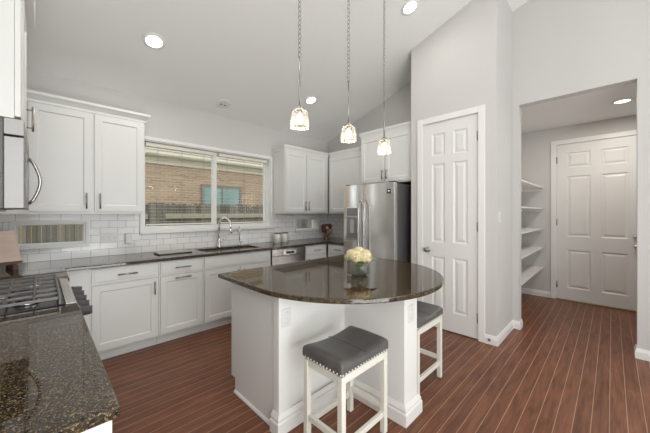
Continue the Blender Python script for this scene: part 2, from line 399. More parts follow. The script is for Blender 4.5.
wall('wall_hall_opening', 'y', XO, XO+.12, YB-.15, YP0+1.0, 0, 5.0, [OP], slope=True, label='pale grey wall with the tall untrimmed opening to the hall')
DH = (-.305, -.001, .640, 2.478)
wall('wall_hall_end', 'y', XH, XH+.12, -1.32, 1.22, 0, 2.75, [DH], label='hall end wall holding the white six-panel entry door')
wall('wall_hall_left', 'x', 1.10, 1.22, XO+.122, XH, 0, 2.75, label='hall wall carrying the five white shelves')
wall('wall_hall_right', 'x', -1.32, -1.20, XO+.122, XH, 0, 2.75, label='hall wall opposite the shelves')
wall('wall_rear', 'x', YB-.15, YB, XL, XO, 0, 5.0, [(-.1, .1, 3.6, 2.6)], label='rear wall of the open living area with a broad opening')

# backsplash tile
def tile(name, axis, p0, p1, u0, u1, z0, z1, holes, m, label):
    return wall(name, axis, p0, p1, u0, u1, z0, z1, holes, m, False, label, 'tile backsplash')
tile('trim_1', 'x', YW-.010, YW-.0005, XL+.012, XF-.012, .9155, 1.372,
     [(.80, 1.128, 2.648, 1.38), (-.215, 1.035, .352, 1.308), (3.107, 1.046, 3.69, 1.308)], 'tile_x', 'white glossy subway tile backsplash under the windows')
tile('trim_2', 'y', XF-.010, XF-.0005, 2.80, YW-.012, .9155, 1.372, [], 'tile_y', 'white subway tile beside the refrigerator')
tile('trim_3', 'y', XL+.0005, XL+.010, .84, YW-.012, .9155, 1.372, [], 'tile_y', 'white subway tile behind the range')

# baseboards
BB = [(0, 0), (.016, 0), (.016, .062), (.010, .078), (.007, .092), (0, .095)]
def base(name, path, label, side=1):
    o = MB().sweep(path, BB, .0005, side).build(name, 'trim'); return struct(o, label, 'baseboard')
base('baseboard_pantry', [(XP-.0005, .957), (XP-.0005, YP0-.0005), (XO-.0005, YP0-.0005), (XO-.0005, OP[2]), (XO+.119, OP[2])], 'white baseboard wrapping the pantry corner')
base('baseboard_right', [(XO+.119, OP[0]), (XO-.0005, OP[0]), (XO-.0005, YB+.02)], 'white baseboard right of the hall opening')
base('baseboard_hall', [(XO+.14, 1.0995), (XH-.0005, 1.0995), (XH-.0005, .705)], 'white baseboard under the hall shelves')
base('baseboard_hall_end', [(XH-.0005, -.372), (XH-.0005, -1.1995), (XO+.14, -1.1995)], 'white baseboard right of the entry door')
base('baseboard_range', [(XL+.0005, YB+.02), (XL+.0005, .84)], 'white baseboard on the wall left of the counter')

# ------------------------------------------------------------------ windows
def window(name, label, op, casing, sill, sashes, depth=.095, fr=.030):
    """root with casing, jamb, frame, mullion and one pane per sash"""
    x0, z0, x1, z1 = op; root = thing(name, label, 'window', (0, 0, 0), kind='structure')
    c = MB(); L_, R_, T_, B_ = casing
    y0, y1 = YW-.024, YW-.0105
    c.box(x0-L_, x1+R_, y0, YW-.0005, z1, z1+T_); c.box(x0-L_, x0, y0, YW-.0005, z0, z1); c.box(x1, x1+R_, y0, YW-.0005, z0, z1)
    c.build('casing', 'trim', root, bevel=.003)
    s = MB().box(x0-L_-.005, x1+R_+.005, YW-.04-sill, YW-.0005, z0-B_, z0); s.build('sill', 'trim', root, bevel=.004)
    j = MB(); t = .012; a, b = YW+.0005, YW+.149
    j.box(x0+.0005, x0+t, a, b, z0+.0005, z1-.0005); j.box(x1-t, x1-.0005, a, b, z0+.0005, z1-.0005); j.box(x0+t, x1-t, a, b, z1-t, z1-.0005); j.box(x0+t, x1-t, a, b, z0+.0005, z0+t)
    j.build('jamb', 'trim', root)
    f = MB(); ya, yb = YW+depth, YW+depth+.04
    xa, xb, za, zb = x0+t, x1-t, z0+t, z1-t
    f.box(xa, xb, ya, yb, za, za+fr); f.box(xa, xb, ya, yb, zb-fr, zb); f.box(xa, xa+fr, ya, yb, za+fr, zb-fr); f.box(xb-fr, xb, ya, yb, za+fr, zb-fr)
    f.build('frame', 'trim', root, bevel=.003)
    if sashes == 2:
        xm = 1.735
        MB().box(xm-.030, xm+.030, ya-.01, yb, za+fr, zb-fr).build('mullion', 'trim', root, bevel=.003)
        spans = [(xa+fr, xm-.030), (xm+.030, xb-fr)]
    else: spans = [(xa+fr, xb-fr)]
    for u, v in spans:
        g = MB(); y = YW+depth+.02; g.bm.faces.new([g.bm.verts.new(q) for q in ((u-.003,y,za+fr-.003),(v+.003,y,za+fr-.003),(v+.003,y,zb-fr+.003),(u-.003,y,zb-fr+.003))]); g.build('pane', 'glass', root)
    return root, spans
w1, spans = window('window_1', 'wide white window of two panes above the sink', WIN, (.035, .04, .040, .04), .012, 2)
window('window_2', 'small slot window in the backsplash under the left wall cabinet', WL, (.034, .030, .028, .030), 0, 1, .04, .006)
window('window_3', 'small slot window in the backsplash beside the refrigerator corner', WR, (.031, .032, .028, .030), 0, 1, .09, .008)

def blind(u0, u1, label):
    r = thing('window_blind', label, 'blind', (0, 0, 0), group='open white slat blinds')
    zt, zb = WIN[3]-.02, WIN[1]+.075; yc = YW+.045
    MB().box(u0, u1, yc-.028, yc+.028, zt-.045, zt).build('headrail', 'slat', r, bevel=.003)
    s = MB(); n = 22
    for i in range(n):
        z = zt-.075-(zt-.075-zb-.02)*i/(n-1)
        s.box(u0+.004, u1-.004, yc-.020, yc+.020, z, z+.0012)
    s.build('slats', 'slat', r)
    MB().box(u0+.004, u1-.004, yc-.017, yc+.017, zb-.02, zb-.002).build('bottom_rail', 'slat', r, bevel=.003)
    for fx in (.16, .5, .84):
        x = u0+(u1-u0)*fx
        c = MB()
        for dy in (-.020, .020): c.tube([(x, yc+dy, zb-.01), (x, yc+dy, zt-.045)], .0016, 6)
        c.build('ladder_cord', 'cord', r)
    return r
blind(spans[0][0]-.01, spans[0][1]-.004, 'white slat blind in the left half of the sink window')
blind(spans[1][0]+.004, spans[1][1]+.01, 'white slat blind in the right half of the sink window')

# ------------------------------------------------------------------ outdoors
o = MB().box(-8, 16, YW+.155, 16, -.45, -.30).build('ground', 'lawn'); struct(o, 'grass strip between the house and the fence', 'ground')
fn = thing('fence', 'weathered grey-brown wooden privacy fence outside the window', 'fence', (0, 0, -.30))
p = MB(); x = -4.0; YFN = 6.4
while x < 9.0:
    h = 1.875+random.uniform(-.012, .012); w = .105
    p.prism([(x, 0), (x+w, 0), (x+w, h-.03), (x+w-.025, h), (x+.025, h), (x, h-.03)], YFN, YFN+.018, 'y'); x += w+.006
p.build('picket_panel', 'fence', fn)
for z in (.35, 1.57): MB().box(1.77, 9.0, YFN-.045, YFN-.001, z, z+.10).build('rail', 'fence_rail', fn)
for z in (.35, 1.57): MB().box(-4.0, 1.46, YFN-.045, YFN-.001, z, z+.10).build('rail', 'fence_rail', fn)
for xx in (-1.3, 1.48, 4.6, 7.4): MB().box(xx, xx+.28, YFN-.05, YFN-.001, 0, 1.88).build('post', 'fence', fn)
hs = thing('house', 'tan brick neighbouring house seen over the fence', 'house', (0, 0, -.30))
MB().box(-4, 13, 9.0, 9.3, 0, 3.3).build('brick_wall', 'brick', hs)
MB().box(-4.2, 13.2, 8.62, 8.66, 3.26, 3.50).build('fascia', 'cream', hs)
MB().box(-4.2, 13.2, 8.66, 9.0, 3.24, 3.27).build('soffit', 'cream', hs)
MB().box(-4, 13, 8.97, 8.999, 3.05, 3.238).build('frieze_board', 'cream', hs)
MB().prism([(8.5, 3.50), (8.5, 3.54), (13.0, 5.6), (13.0, 5.5)], -4.4, 13.4, 'x').build('roof', 'roof', hs)
f = MB(); f.box(3.50, 4.86, 8.95, 8.999, 1.35, 1.42); f.box(3.50, 4.86, 8.95, 8.999, 2.50, 2.57); f.box(3.50, 3.57, 8.95, 8.999, 1.42, 2.50); f.box(4.79, 4.86, 8.95, 8.999, 1.42, 2.50); f.box(4.165, 4.195, 8.95, 8.999, 1.42, 2.50)
wf = f.build('window_frame', 'winframe_brown', hs)
MB().box(3.57, 4.79, 8.975, 8.995, 1.42, 2.50).build('window_pane', 'teal_glass', wf)

# ------------------------------------------------------------------ doors
HNG = lambda: None
def door_panels(w, rows, st, mid):
    pw = (w-2*st-mid)/2
    return [(x, a, x+pw, b) for a, b in rows for x in (st, st+pw+mid)]
def door(name, label, loc, rz, w, h, rows, st, mid, hinge_left, cw=.062):
    """six-panel slab facing local -y in a cased opening; local x runs along the wall, y=0 is the wall face"""
    r = thing(name, label, 'door', loc, rz, kind='structure')
    MB().panelled(0, w, .012, h, .004, .036, door_panels(w, rows, st, mid), slope=.014, rec=.010, raised=.035).build('slab', 'door', r)
    c = MB(); e = .0005; g = .012
    for a, b in ((-g-cw, -g+.006), (w+g-.006, w+g+cw)): c.box(a, b, -.018, -e, 0.0005, h+g+cw)
    c.box(-g+.006, w+g-.006, -.018, -e, h+g-.006, h+g+cw)
    c.build('casing', 'trim', r, bevel=.004)
    j = MB(); j.box(-g+e, -.003, e, .099, .0005, h+g-.001); j.box(w+.003, w+g-e, e, .099, .0005, h+g-.001); j.box(-.003, w+.003, e, .099, h+.004, h+g-.001)
    j.build('jamb', 'trim', r)
    hx = -.002 if hinge_left else w+.002
    for z in (.24, h*.5, h-.24):
        MB().box(hx-.012, hx+.012, -.0015, .0035, z-.05, z+.05).tube([(hx, -.006, z-.052), (hx, -.006, z+.052)], .007, 10).build('hinge', 'nickel', r)
    return r
def knob(r, x, z, m='nickel'):
    MB().lathe([(0, -.066), (.014, -.066), (.024, -.060), (.029, -.050), (.027, -.038), (.014, -.028), (.011, -.012), (.030, -.008), (.032, .0), (0, .0)], (x, .0035, z), 24, 'y').build('knob', m, r)
pd = door('door_1', 'narrow white six-panel pantry door with a nickel knob', (XP, 1.644, 0), -PI/2, .62, 2.46,
          [(.225, .86), (1.03, 1.97), (2.06, 2.33)], .105, .095, False)
knob(pd, .055, .935)
MB().box(0, .62, .02, .03, .0005, .012).build('gap_shadow_strip', 'dark_plastic', pd)  # dark strip standing in for the shade in the gap under the door
hd = door('door_2', 'wide white six-panel entry door at the end of the hall', (XH, .628, 0), -PI/2, .92, 2.465,
          [(.20, .80), (1.01, 1.96), (2.09, 2.33)], .125, .115, True)
knob(hd, .865, .915, 'chrome')
MB().lathe([(0, -.032), (.02, -.032), (.026, -.026), (.032, -.006), (.033, 0), (0, 0)], (.865, .0035, 1.052), 24, 'y').build('deadbolt', 'chrome', hd)
MB().box(0, .92, -.05, .0, .0005, .016).build('threshold', 'brass', hd)
MB().box(0, .92, .006, .030, .0005, .0115).build('door_sweep', 'dark_plastic', hd)

# ------------------------------------------------------------------ cabinets
CROWN = [(0, 0), (.010, 0), (.014, .020), (.030, .045), (.046, .062), (.048, .085), (0, .085)]
def bar_pull(parent, x, z, vertical=True, ln=.15, y=-.02, m='nickel'):
    mb = MB(); h = ln/2; k = h*.72
    if vertical:
        mb.tube([(x, y-.030, z-h), (x, y-.030, z+h)], .0062, 10)
        for s in (-k, k): mb.tube([(x, y-.0005, z+s), (x, y-.030, z+s)], .005, 8)
    else:
        mb.tube([(x-h, y-.030, z), (x+h, y-.030, z)], .0062, 10)
        for s in (-k, k): mb.tube([(x+s, y-.0005, z), (x+s, y-.030, z)], .005, 8)
    return mb.build('handle', m, parent)
def front(root, kind, x0, x1, z0, z1, handle=None, st=.055):
    t = .0195
    if kind == 'door': mb = MB().panelled(x0, x1, z0, z1, -.020, t, [(x0+st, z0+st, x1-st, z1-st)], slope=.010, rec=.008)
    else: mb = MB().panelled(x0, x1, z0, z1, -.020, t, [(x0+.012, z0+.012, x1-.012, z1-.012)], slope=.006, rec=-.003)
    p = mb.build(kind, 'cab', root, bevel=.002)
    if handle: bar_pull(p, *handle)
    return p
def cabinet(name, label, loc, rz, w, depth, z0, z1, fronts, toe=0.0, crown=None, top_h=None, crown_prof=None, group=None, side_panels=()):
    """local x along the run, y=0 the face frame, cabinet body behind; z are heights above loc"""
    r = thing(name, label, 'cabinet', loc, rz, group)
    e = .0008; c = MB()
    if toe:
        c.prism([(.0, toe), (.0, z1), (depth, z1), (depth, .0006), (.07, .0006), (.07, toe)], e, w-e, 'x')
    else:
        c.box(e, w-e, 0, depth, z0, z1)
    c.build('carcass', 'cab', r, bevel=.0015)

    for f in fronts: front(r, *f)
    if crown:
        MB().sweep(crown, crown_prof or CROWN, z1-.006, 1).build('crown_moulding', 'cab', r)
    return r
WG, UG = 'base cabinets on the window wall', 'white wall cabinets'
ZT = .8835
# base run under the window (face at y = 3.30)
YB0 = 3.30; DB = YW-.0006-YB0
cabinet('base_cabinet', 'white base cabinet left of the pull-out, wide drawer over one door, behind the range', (.112, YB0, 0), 0, .743, DB, 0, ZT,
        [('drawer', .205, .730, .735, .870, (.47, .80, False, .16)), ('door', .205, .730, .125, .718, (.700, .62, True, .13))], toe=.105, group=WG)
cabinet('base_cabinet', 'narrow white base cabinet left of the sink with two horizontal pulls', (.856, YB0, 0), 0, .452, DB, 0, ZT,
        [('drawer', .014, .438, .735, .870, (.226, .80, False, .16)), ('door', .014, .438, .125, .718, (.226, .690, False, .16))], toe=.105, group=WG)
# sink base as panels around the bowl space
sb = thing('sink_cabinet', 'white sink base cabinet with false drawer front left of the dishwasher', 'cabinet', (1.309, YB0, 0), 0, WG)
c = MB(); w = .915
c.box(.0008, .018, 0, DB, .105, ZT); c.box(w-.018, w-.0008, 0, DB, .105, ZT); c.box(.018, w-.018, 0, DB, .105, .125); c.box(.018, w-.018, DB-.01, DB, .125, ZT)
c.box(.018, w-.018, 0, .02, .125, ZT); c.box(.0008, w-.0008, .07, .085, .0006, .105); c.build('carcass', 'cab', sb)
front(sb, 'drawer', .014, .901, .735, .870); front(sb, 'door', .014, .453, .125, .718, (.42, .62, True, .13)); front(sb, 'door', .462, .901, .125, .718, (.495, .62, True, .13))
cabinet('base_cabinet', 'white base cabinet right of the dishwasher with one drawer and one door', (2.842, YB0, 0), 0, .468, DB, 0, ZT,
        [('drawer', .014, .44, .735, .870, (.226, .80, False, .14)), ('door', .014, .44, .125, .718, (.05, .62, True, .13))], toe=.105, group=WG)
cabinet('base_cabinet', 'white corner base cabinet against the refrigerator with a short drawer', (3.335, YB0-.005, 0), -PI/2, .52, XF-.0006-3.335, 0, ZT,
        [('drawer', .03, .505, .735, .870, (.26, .80, False, .14)), ('door', .03, .505, .125, .718, (.46, .62, True, .13))], toe=.105)
# range wall bases (face at x = .105)
XB0 = .105; DL = XB0-XL-.0006
cabinet('base_cabinet', 'white base cabinet under the foreground counter nearest the camera', (XB0, .872, 0), PI/2, 1.072, DL, 0, ZT,
        [('door', .014, .53, .125, .718, (.49, .62, True, .13)), ('door', .542, 1.058, .125, .718, (.58, .62, True, .13)),
         ('drawer', .014, .53, .735, .870, (.27, .80, False, .14)), ('drawer', .542, 1.058, .735, .870, (.8, .80, False, .14))], toe=.105)
cabinet('base_cabinet', 'white corner base cabinet between the range and the window wall', (XB0, 2.735, 0), PI/2, 1.144, DL, 0, ZT,
        [('door', .014, .52, .125, .870, (.06, .62, True, .13))], toe=.105)
# wall cabinets
YU = 3.55; DU = YW-.0006-YU
cabinet('wall_cabinet', 'white double-door wall cabinet left of the window above the slot window', (XL+.001, YU, 1.37), 0, .784-XL-.001, DU, 0, .985,
        [('door', .415, .840, .028, .968, (.800, .125, True, .15)), ('door', .862, 1.270, .028, .968, (.902, .125, True, .15))],
        crown=[(.0, 0), (.784-XL-.001, 0), (.784-XL-.001, DU-.001)], group=UG)
cabinet('wall_cabinet', 'white double-door wall cabinet right of the window', (2.650, YU, 1.37), 0, 3.60-2.65, DU, 0, .985,
        [('door', .012, .425, .028, .968, (.395, .125, True, .15)), ('door', .437, .88, .028, .968, (.468, .125, True, .15))],
        crown=[(0, DU-.001), (0, 0), (.945, 0)], crown_prof=[(a*.55, b) for a, b in CROWN], group=UG)
cabinet('wall_cabinet', 'white single-door wall cabinet in the corner left of the refrigerator', (3.602, YU-.022, 1.37), -PI/2, YU-.022-2.68, XF-.0006-3.602, 0, .985,
        [('door', .03, .83, .028, .968, (.78, .125, True, .15))],
        crown=[(.03, 0), (.845, 0)], crown_prof=[(a*.55, b) for a, b in CROWN], group=UG)
cabinet('wall_cabinet', 'deep white double-door cabinet over the refrigerator', (3.43, 2.672, 1.80), -PI/2, 2.672-YP1-.003, XF-.0006-3.43, 0, .70,
        [('door', .012, .424, .022, .672, (.394, .12, True, .13)), ('door', .434, .846, .022, .672, (.464, .12, True, .13))],
        crown=[(0, .49), (0, 0), (.858, 0)], crown_prof=[(a*.5, b) for a, b in CROWN], group=UG)
# over the microwave
XM = -.060
XC = -.092
oc = cabinet('wall_cabinet', 'tall white cabinet above the microwave at the upper left edge', (XC, 1.962, 1.822), PI/2, .76, XC-XL-.0006, 0, .80,
        [('door', .010, .376, .012, .780, None), ('door', .386, .750, .012, .780, (.71, .17, True, .16))], group=UG)
MB().box(-.03, .80, -.060, XC-XL-.001, .802, 1.12).build('crown_box', 'cab', oc, bevel=.006)

# ------------------------------------------------------------------ worktops
def slab(name, cells, holes, z0, z1, label, cat='countertop'):
    mb = MB(); xs = sorted({c[i] for c in cells+holes for i in (0, 2)}); ys = sorted({c[i] for c in cells+holes for i in (1, 3)})
    V = {}
    def v(x, y): 
        if (x, y) not in V: V[(x, y)] = mb.bm.verts.new((x, y, z0))
        return V[(x, y)]
    hit = lambda c, x, y: c[0] < x < c[2] and c[1] < y < c[3]
    for i in range(len(xs)-1):
        for j in range(len(ys)-1):
            x, y = (xs[i]+xs[i+1])/2, (ys[j]+ys[j+1])/2
            if any(hit(c, x, y) for c in cells) and not any(hit(c, x, y) for c in holes):
                mb.bm.faces.new((v(xs[i],ys[j]), v(xs[i+1],ys[j]), v(xs[i+1],ys[j+1]), v(xs[i],ys[j+1])))
    r = bmesh.ops.extrude_face_region(mb.bm, geom=mb.bm.faces[:])
    bmesh.ops.translate(mb.bm, verts=[g for g in r['geom'] if isinstance(g, bmesh.types.BMVert)], vec=(0, 0, z1-z0))
    bmesh.ops.dissolve_limit(mb.bm, angle_limit=.01, verts=mb.bm.verts[:], edges=mb.bm.edges[:])
    return tag(mb.build(name, 'granite', bevel=.006, segs=3), label, cat)
E_ = .0006
slab('countertop', [(XL+E_, 2.735, .14, YW-E_), (.14, 3.245, XF-E_, YW-E_), (3.285, 2.80, XF-E_, 3.245)], [(1.385, 3.375, 2.125, 3.735)], .884, .914,
     'long dark brown granite worktop running under the windows')
slab('countertop', [(XL+E_, .84, .135, 1.945)], [], .884, .914, 'speckled brown granite worktop in the near foreground beside the range')
# sink
sk = thing('kitchen_sink', 'stainless double-bowl sink set in the granite under the window', 'sink', (0, 0, 0))
def bowl(x0, x1):
    b = MB(); y0, y1, z0, z1 = 3.378, 3.732, .70, .8835; t = .012
    b.box(x0, x1, y0, y1, z0, z0+t); b.box(x0, x0+t, y0, y1, z0+t, z1); b.box(x1-t, x1, y0, y1, z0+t, z1); b.box(x0+t, x1-t, y0, y0+t, z0+t, z1); b.box(x0+t, x1-t, y1-t, y1, z0+t, z1)
    o = b.build('bowl', 'steel', sk)
    MB().lathe([(0, .003), (.04, .003), (.044, 0), (0, 0)], ((x0+x1)/2, 3.56, z0+t+.0005), 20).build('drain', 'chrome', o)
bowl(1.388, 1.748); bowl(1.760, 2.122)
# faucets
fc = thing('faucet', 'tall chrome gooseneck faucet behind the sink', 'faucet', (1.725, 3.80, .914))
MB().lathe([(0, 0.0006), (.030, 0.0006), (.030, .012), (.022, .020), (.020, .10), (.017, .11), (0, .11)], seg=24).build('base', 'chrome', fc)
d = Vector((.22, -.975)); pts = [(0, 0, .10), (0, 0, .29)]
for k in range(1, 13):
    a = PI*k/12; q = .12*(1-math.cos(a)); pts.append((d.x*q, d.y*q, .29+.115*math.sin(a)))
pts.append((d.x*.24, d.y*.24, .265))
MB().tube(pts, .0135, 14).build('spout', 'chrome', fc)
MB().tube([(d.x*.24, d.y*.24, .265), (d.x*.243, d.y*.243, .19)], [.017, .019], 14).build('spray_head', 'chrome', fc)
MB().tube([(.018, 0, .075), (.045, 0, .085), (.095, -.01, .125)], [.012, .010, .006], 10).build('lever', 'chrome', fc)
f2 = thing('faucet', 'small slim chrome filter tap right of the gooseneck faucet', 'faucet', (2.03, 3.80, .914))
MB().lathe([(0, 0.0006), (.022, 0.0006), (.022, .008), (.013, .02), (.012, .06), (0, .06)], seg=20).build('base', 'chrome', f2)
pts = [(0, 0, .05), (0, 0, .22)] + [(-.025*(1-math.cos(PI*k/8)), -.05*(1-math.cos(PI*k/8)), .22+.05*math.sin(PI*k/8)) for k in range(1, 9)] + [(-.05, -.10, .20)]
MB().tube(pts, .0075, 10).build('spout', 'chrome', f2)
MB().tube([(.012, 0, .045), (.055, -.005, .05)], [.007, .005], 8).build('lever', 'chrome', f2)

# ------------------------------------------------------------------ dishwasher
dw = thing('dishwasher', 'stainless steel dishwasher under the window worktop', 'dishwasher', (2.228, YB0, 0))
MB().box(.004, .606, .0, DB-.002, .10, ZT-.001).build('body', 'steel_dark', dw)
MB().panelled(.006, .604, .125, .775, -.025, .0245, [], rec=.001).build('door', 'dw_steel', dw, bevel=.004)
pn = MB().box(.006, .604, -.028, -.0005, .779, .872).build('control_panel', 'dw_steel', dw, bevel=.003)
h = MB().box(.19, .42, -.036, -.0285, .783, .850).build('handle_recess', 'steel', pn, bevel=.002)
MB().box(.235, .375, -.0375, -.0365, .798, .834).build('handle_slot', 'black', pn)
MB().box(.01, .60, .06, .075, .0006, .10).build('toe_plate', 'black', dw)

# ------------------------------------------------------------------ refrigerator
FX, FY0, FY1, FZ = 3.12, 1.915, 2.755, 1.77
fr = thing('refrigerator', 'stainless side-by-side refrigerator with ice dispenser and dark grey side', 'refrigerator', (FX, FY1, 0), -PI/2)
fw = FY1-FY0
MB().box(.004, fw-.004, .075, XF-.03-FX, .02, FZ-.012).build('cabinet_body', 'steel_dark', fr, bevel=.006)
for xx in (.06, fw-.06): MB().lathe([(0, .0006), (.022, .0006), (.022, .02), (0, .02)], (xx, .14, 0), 14).build('foot', 'dark_plastic', fr)
MB().box(.01, fw-.01, .09, .10, .0015, .0195).build('kick_grille', 'dark_plastic', fr)
def curved_door(x0, x1, z0, z1, bow=.014, hole=None):
    b = MB(); n = 12
    f = lambda x: -bow*(1-((x-(x0+x1)/2)/((x1-x0)/2))**2)*1.0
    prof = [(x0+(x1-x0)*i/n, f(x0+(x1-x0)*i/n)) for i in range(n+1)]
    pts = prof + [(x1, .070), (x0, .070)]
    b.prism(pts, z0, z1, 'z'); return b
SP = .362
ld = curved_door(.0, SP-.003, .06, FZ).build('freezer_door', 'steel', fr, bevel=.003)
rd = curved_door(SP+.003, fw, .06, FZ, .018).build('fridge_door', 'steel', fr, bevel=.003)
dp = MB(); x0, x1, z0, z1 = .065, .285, 1.00, 1.46
dp.box(x0, x0+.012, -.024, -.0135, z0, z1); dp.box(x1-.012, x1, -.024, -.0135, z0, z1); dp.box(x0+.012, x1-.012, -.024, -.0135, z1-.012, z1); dp.box(x0+.012, x1-.012, -.03, -.0135, z0, z0+.02)
dp.box(x0+.012, x1-.012, -.024, -.0135, 1.315, 1.335)
dp = dp.build('dispenser_frame', 'chrome', ld, bevel=.002)
MB().box(x0+.012, x1-.012, -.0185, -.0135, 1.335, z1-.012).build('dispenser_display', 'steel_dark', ld)
MB().box(x0+.012, x1-.012, -.0160, -.0135, z0+.02, 1.315).build('dispenser_recess', 'steel_dark', ld)
MB().box(x0+.075, x0+.15, -.026, -.0165, 1.10, 1.29).build('dispenser_paddle', 'slate', ld, bevel=.006)
for nm, xx, par in (('freezer', SP-.045, ld), ('fridge', SP+.050, rd)):
    pts = [(xx, -.012, .62), (xx, -.05, .66)] + [(xx, -.05-.018*math.sin(PI*k/10), .66+.84*k/10) for k in range(1, 10)] + [(xx, -.05, 1.50), (xx, -.012, 1.54)]
    MB().tube(pts, .013, 12).build('handle', 'handle_steel', par)
em = MB().box(fw-.11, fw-.045, -.012, -.0045, 1.625, 1.685).build('emblem', 'dark_plastic', rd, bevel=.003)
MB().lathe([(.010, -.0135), (.016, -.0135), (.016, -.0120), (.010, -.0120), (.010, -.0135)], (fw-.078, 0, 1.655), 20, 'y').build('emblem_ring', 'chrome', em)
MB().box(fw-.09, fw-.02, .02, .11, FZ+.0005, FZ+.016).build('hinge_cover', 'dark_plastic', fr, bevel=.003)
MB().box(.02, .09, .02, .11, FZ+.0005, FZ+.016).build('hinge_cover', 'dark_plastic', fr, bevel=.003)

# ------------------------------------------------------------------ microwave
mw = thing('microwave', 'stainless over-the-range microwave with a curved door handle', 'microwave', (XM, 1.962, 1.40), PI/2)
MB().box(0, .76, .0655, XM-XL-.001, 0, .419).build('case', 'mw_case', mw, bevel=.003)
MB().box(.0, .76, .0, .065, .345, .419).build('vent_panel', 'mw_steel', mw, bevel=.002)
dm = MB().box(.0, .615, .0, .065, .002, .335).build('door', 'mw_steel', mw, bevel=.003)
MB().box(.07, .50, -.002, -.0005, .06, .28).build('door_glass', 'black', dm)
MB().box(.620, .76, .0, .065, .002, .335).build('control_panel', 'mw_steel', mw, bevel=.003)
pts = [(.575, -.0005, .035), (.575, -.022, .06)] + [(.575, -.022-.030*math.sin(PI*k/10), .06+.23*k/10) for k in range(1, 10)] + [(.575, -.022, .29), (.575, -.0005, .315)]
MB().tube(pts, .009, 10).build('handle', 'handle_steel', dm)
MB().box(.05, .71, .10, .30, -.012, -.0005).build('lamp_lens', 'plastic', mw)

# ------------------------------------------------------------------ range
RY0, RW = 1.958, .764
rg = thing('range', 'stainless gas range with black grates in the left counter run', 'stove', (.115, RY0, 0), PI/2)
RD = .115-XL-.012
MB().box(0, RW, .0, RD, .02, .905).build('body', 'steel_dark', rg, bevel=.003)
for xx in (.05, RW-.05): MB().box(xx-.02, xx+.02, .05, .09, .0006, .0195).build('foot', 'dark_plastic', rg)
od = MB().box(.006, RW-.006, -.035, -.001, .24, .79).build('oven_door', 'steel', rg, bevel=.004)
MB().box(.12, RW-.12, -.037, -.0355, .34, .64).build('oven_glass', 'black', od)
mb = MB().tube([(.08, -.072, .69), (RW-.08, -.072, .69)], .012, 12)
for xx in (.11, RW-.11): mb.tube([(xx, -.0355, .69), (xx, -.072, .69)], .009, 10)
mb.build('oven_handle', 'steel', od)
MB().box(.006, RW-.006, -.03, -.001, .05, .232).build('drawer', 'steel', rg, bevel=.004)
pc = MB().prism([(-.030, .80), (-.030, .865), (-.012, .916), (.030, .922), (.030, .906), (-.0005, .905), (-.0005, .80)], .0, RW, 'x').build('control_panel', 'steel', rg, bevel=.002)
for i in range(5):
    xx = .09+.146*i
    MB().lathe([(0, -.080), (.020, -.080), (.024, -.074), (.026, -.044), (.030, -.038), (.030, -.0305), (0, -.0305)], (xx, 0, .842), 20, 'y').box(xx-.004, xx+.004, -.085, -.080, .820, .864).build('knob', 'dark_plastic', pc)
ct = MB().box(.004, RW-.004, .031, RD-.05, .9055, .917).build('cooktop', 'black', rg, bevel=.003)
MB().box(.004, RW-.004, RD-.049, RD, .9055, .955).build('rear_trim', 'steel', rg, bevel=.003)
for bx, by, br in ((.15, .17, .045), (.15, .42, .036), (.382, .30, .055), (.614, .17, .045), (.614, .42, .036)):
    bq = MB().lathe([(0, 0), (br*1.15, 0), (br*1.15, .008), (br, .014), (0, .014)], (bx, by, .9172), 24).build('burner', 'steel', ct)
    MB().lathe([(0, 0), (br*.9, 0), (br*.9, .007), (br*.8, .010), (0, .010)], (bx, by, .9314), 24).build('burner_cap', 'black', bq)
for k in range(3):
    a, b_ = .008+k*.2505, .008+k*.2505+.246; y0, y1 = .045, RD-.065; z0, z1 = .944, .958; g = MB(); q = .011
    g.box(a, b_, y0, y0+q, z0, z1); g.box(a, b_, y1-q, y1, z0, z1); g.box(a, a+q, y0+q, y1-q, z0, z1); g.box(b_-q, b_, y0+q, y1-q, z0, z1)
    for t in (.5,):
        xx = a+(b_-a)*t; g.box(xx-.004, xx+.004, y0+q, y1-q, z0+.001, z1)
    for t in (.2, .4, .6, .8):
        yy = y0+(y1-y0)*t
        for u in ((a+q, (a+b_)/2-.004), ((a+b_)/2+.004, b_-q)): g.box(u[0], u[1], yy-.004, yy+.004, z0+.001, z1)
    for xx in (a, b_-q):
        for yy in (y0, y1-q): g.box(xx, xx+q, yy, yy+q, .9172, z0)
    g.build('grate', 'iron', rg, bevel=.002)

# ------------------------------------------------------------------ island
IX0, IX1, IY0, IY1 = 1.06, 2.40, 1.475, 2.115
isl = thing('kitchen_island', 'white panelled kitchen island base with a projecting end pier', 'kitchen island', (1.73, 1.77, 0))
LX = lambda v: v-1.73
LY = lambda v: v-1.77
MB().prism([(LY(IY0), .0006), (LY(IY0), ZT), (LY(IY1), ZT), (LY(IY1), .105), (LY(IY1)-.06, .105), (LY(IY1)-.06, .0006)], LX(IX0), LX(IX1), 'x').build('cabinet_box', 'island', isl, bevel=.002)
MB().box(LX(1.68), LX(1.85), LY(.955), LY(IY0)-.0006, .0006, ZT).build('pier', 'island', isl, bevel=.003)
MB().box(LX(IX0)-.012, LX(IX0)+.085, LY(IY0)-.012, LY(IY0)-.0005, .0006, ZT).box(LX(IX0)-.012, LX(IX0)-.0005, LY(IY0)-.0005, LY(IY0)+.05, .0006, ZT).build('corner_post', 'island', isl, bevel=.002)
BIG = [(0, 0), (.026, 0), (.026, .075), (.020, .085), (.020, .10), (.012, .115), (.006, .125), (0, .125)]
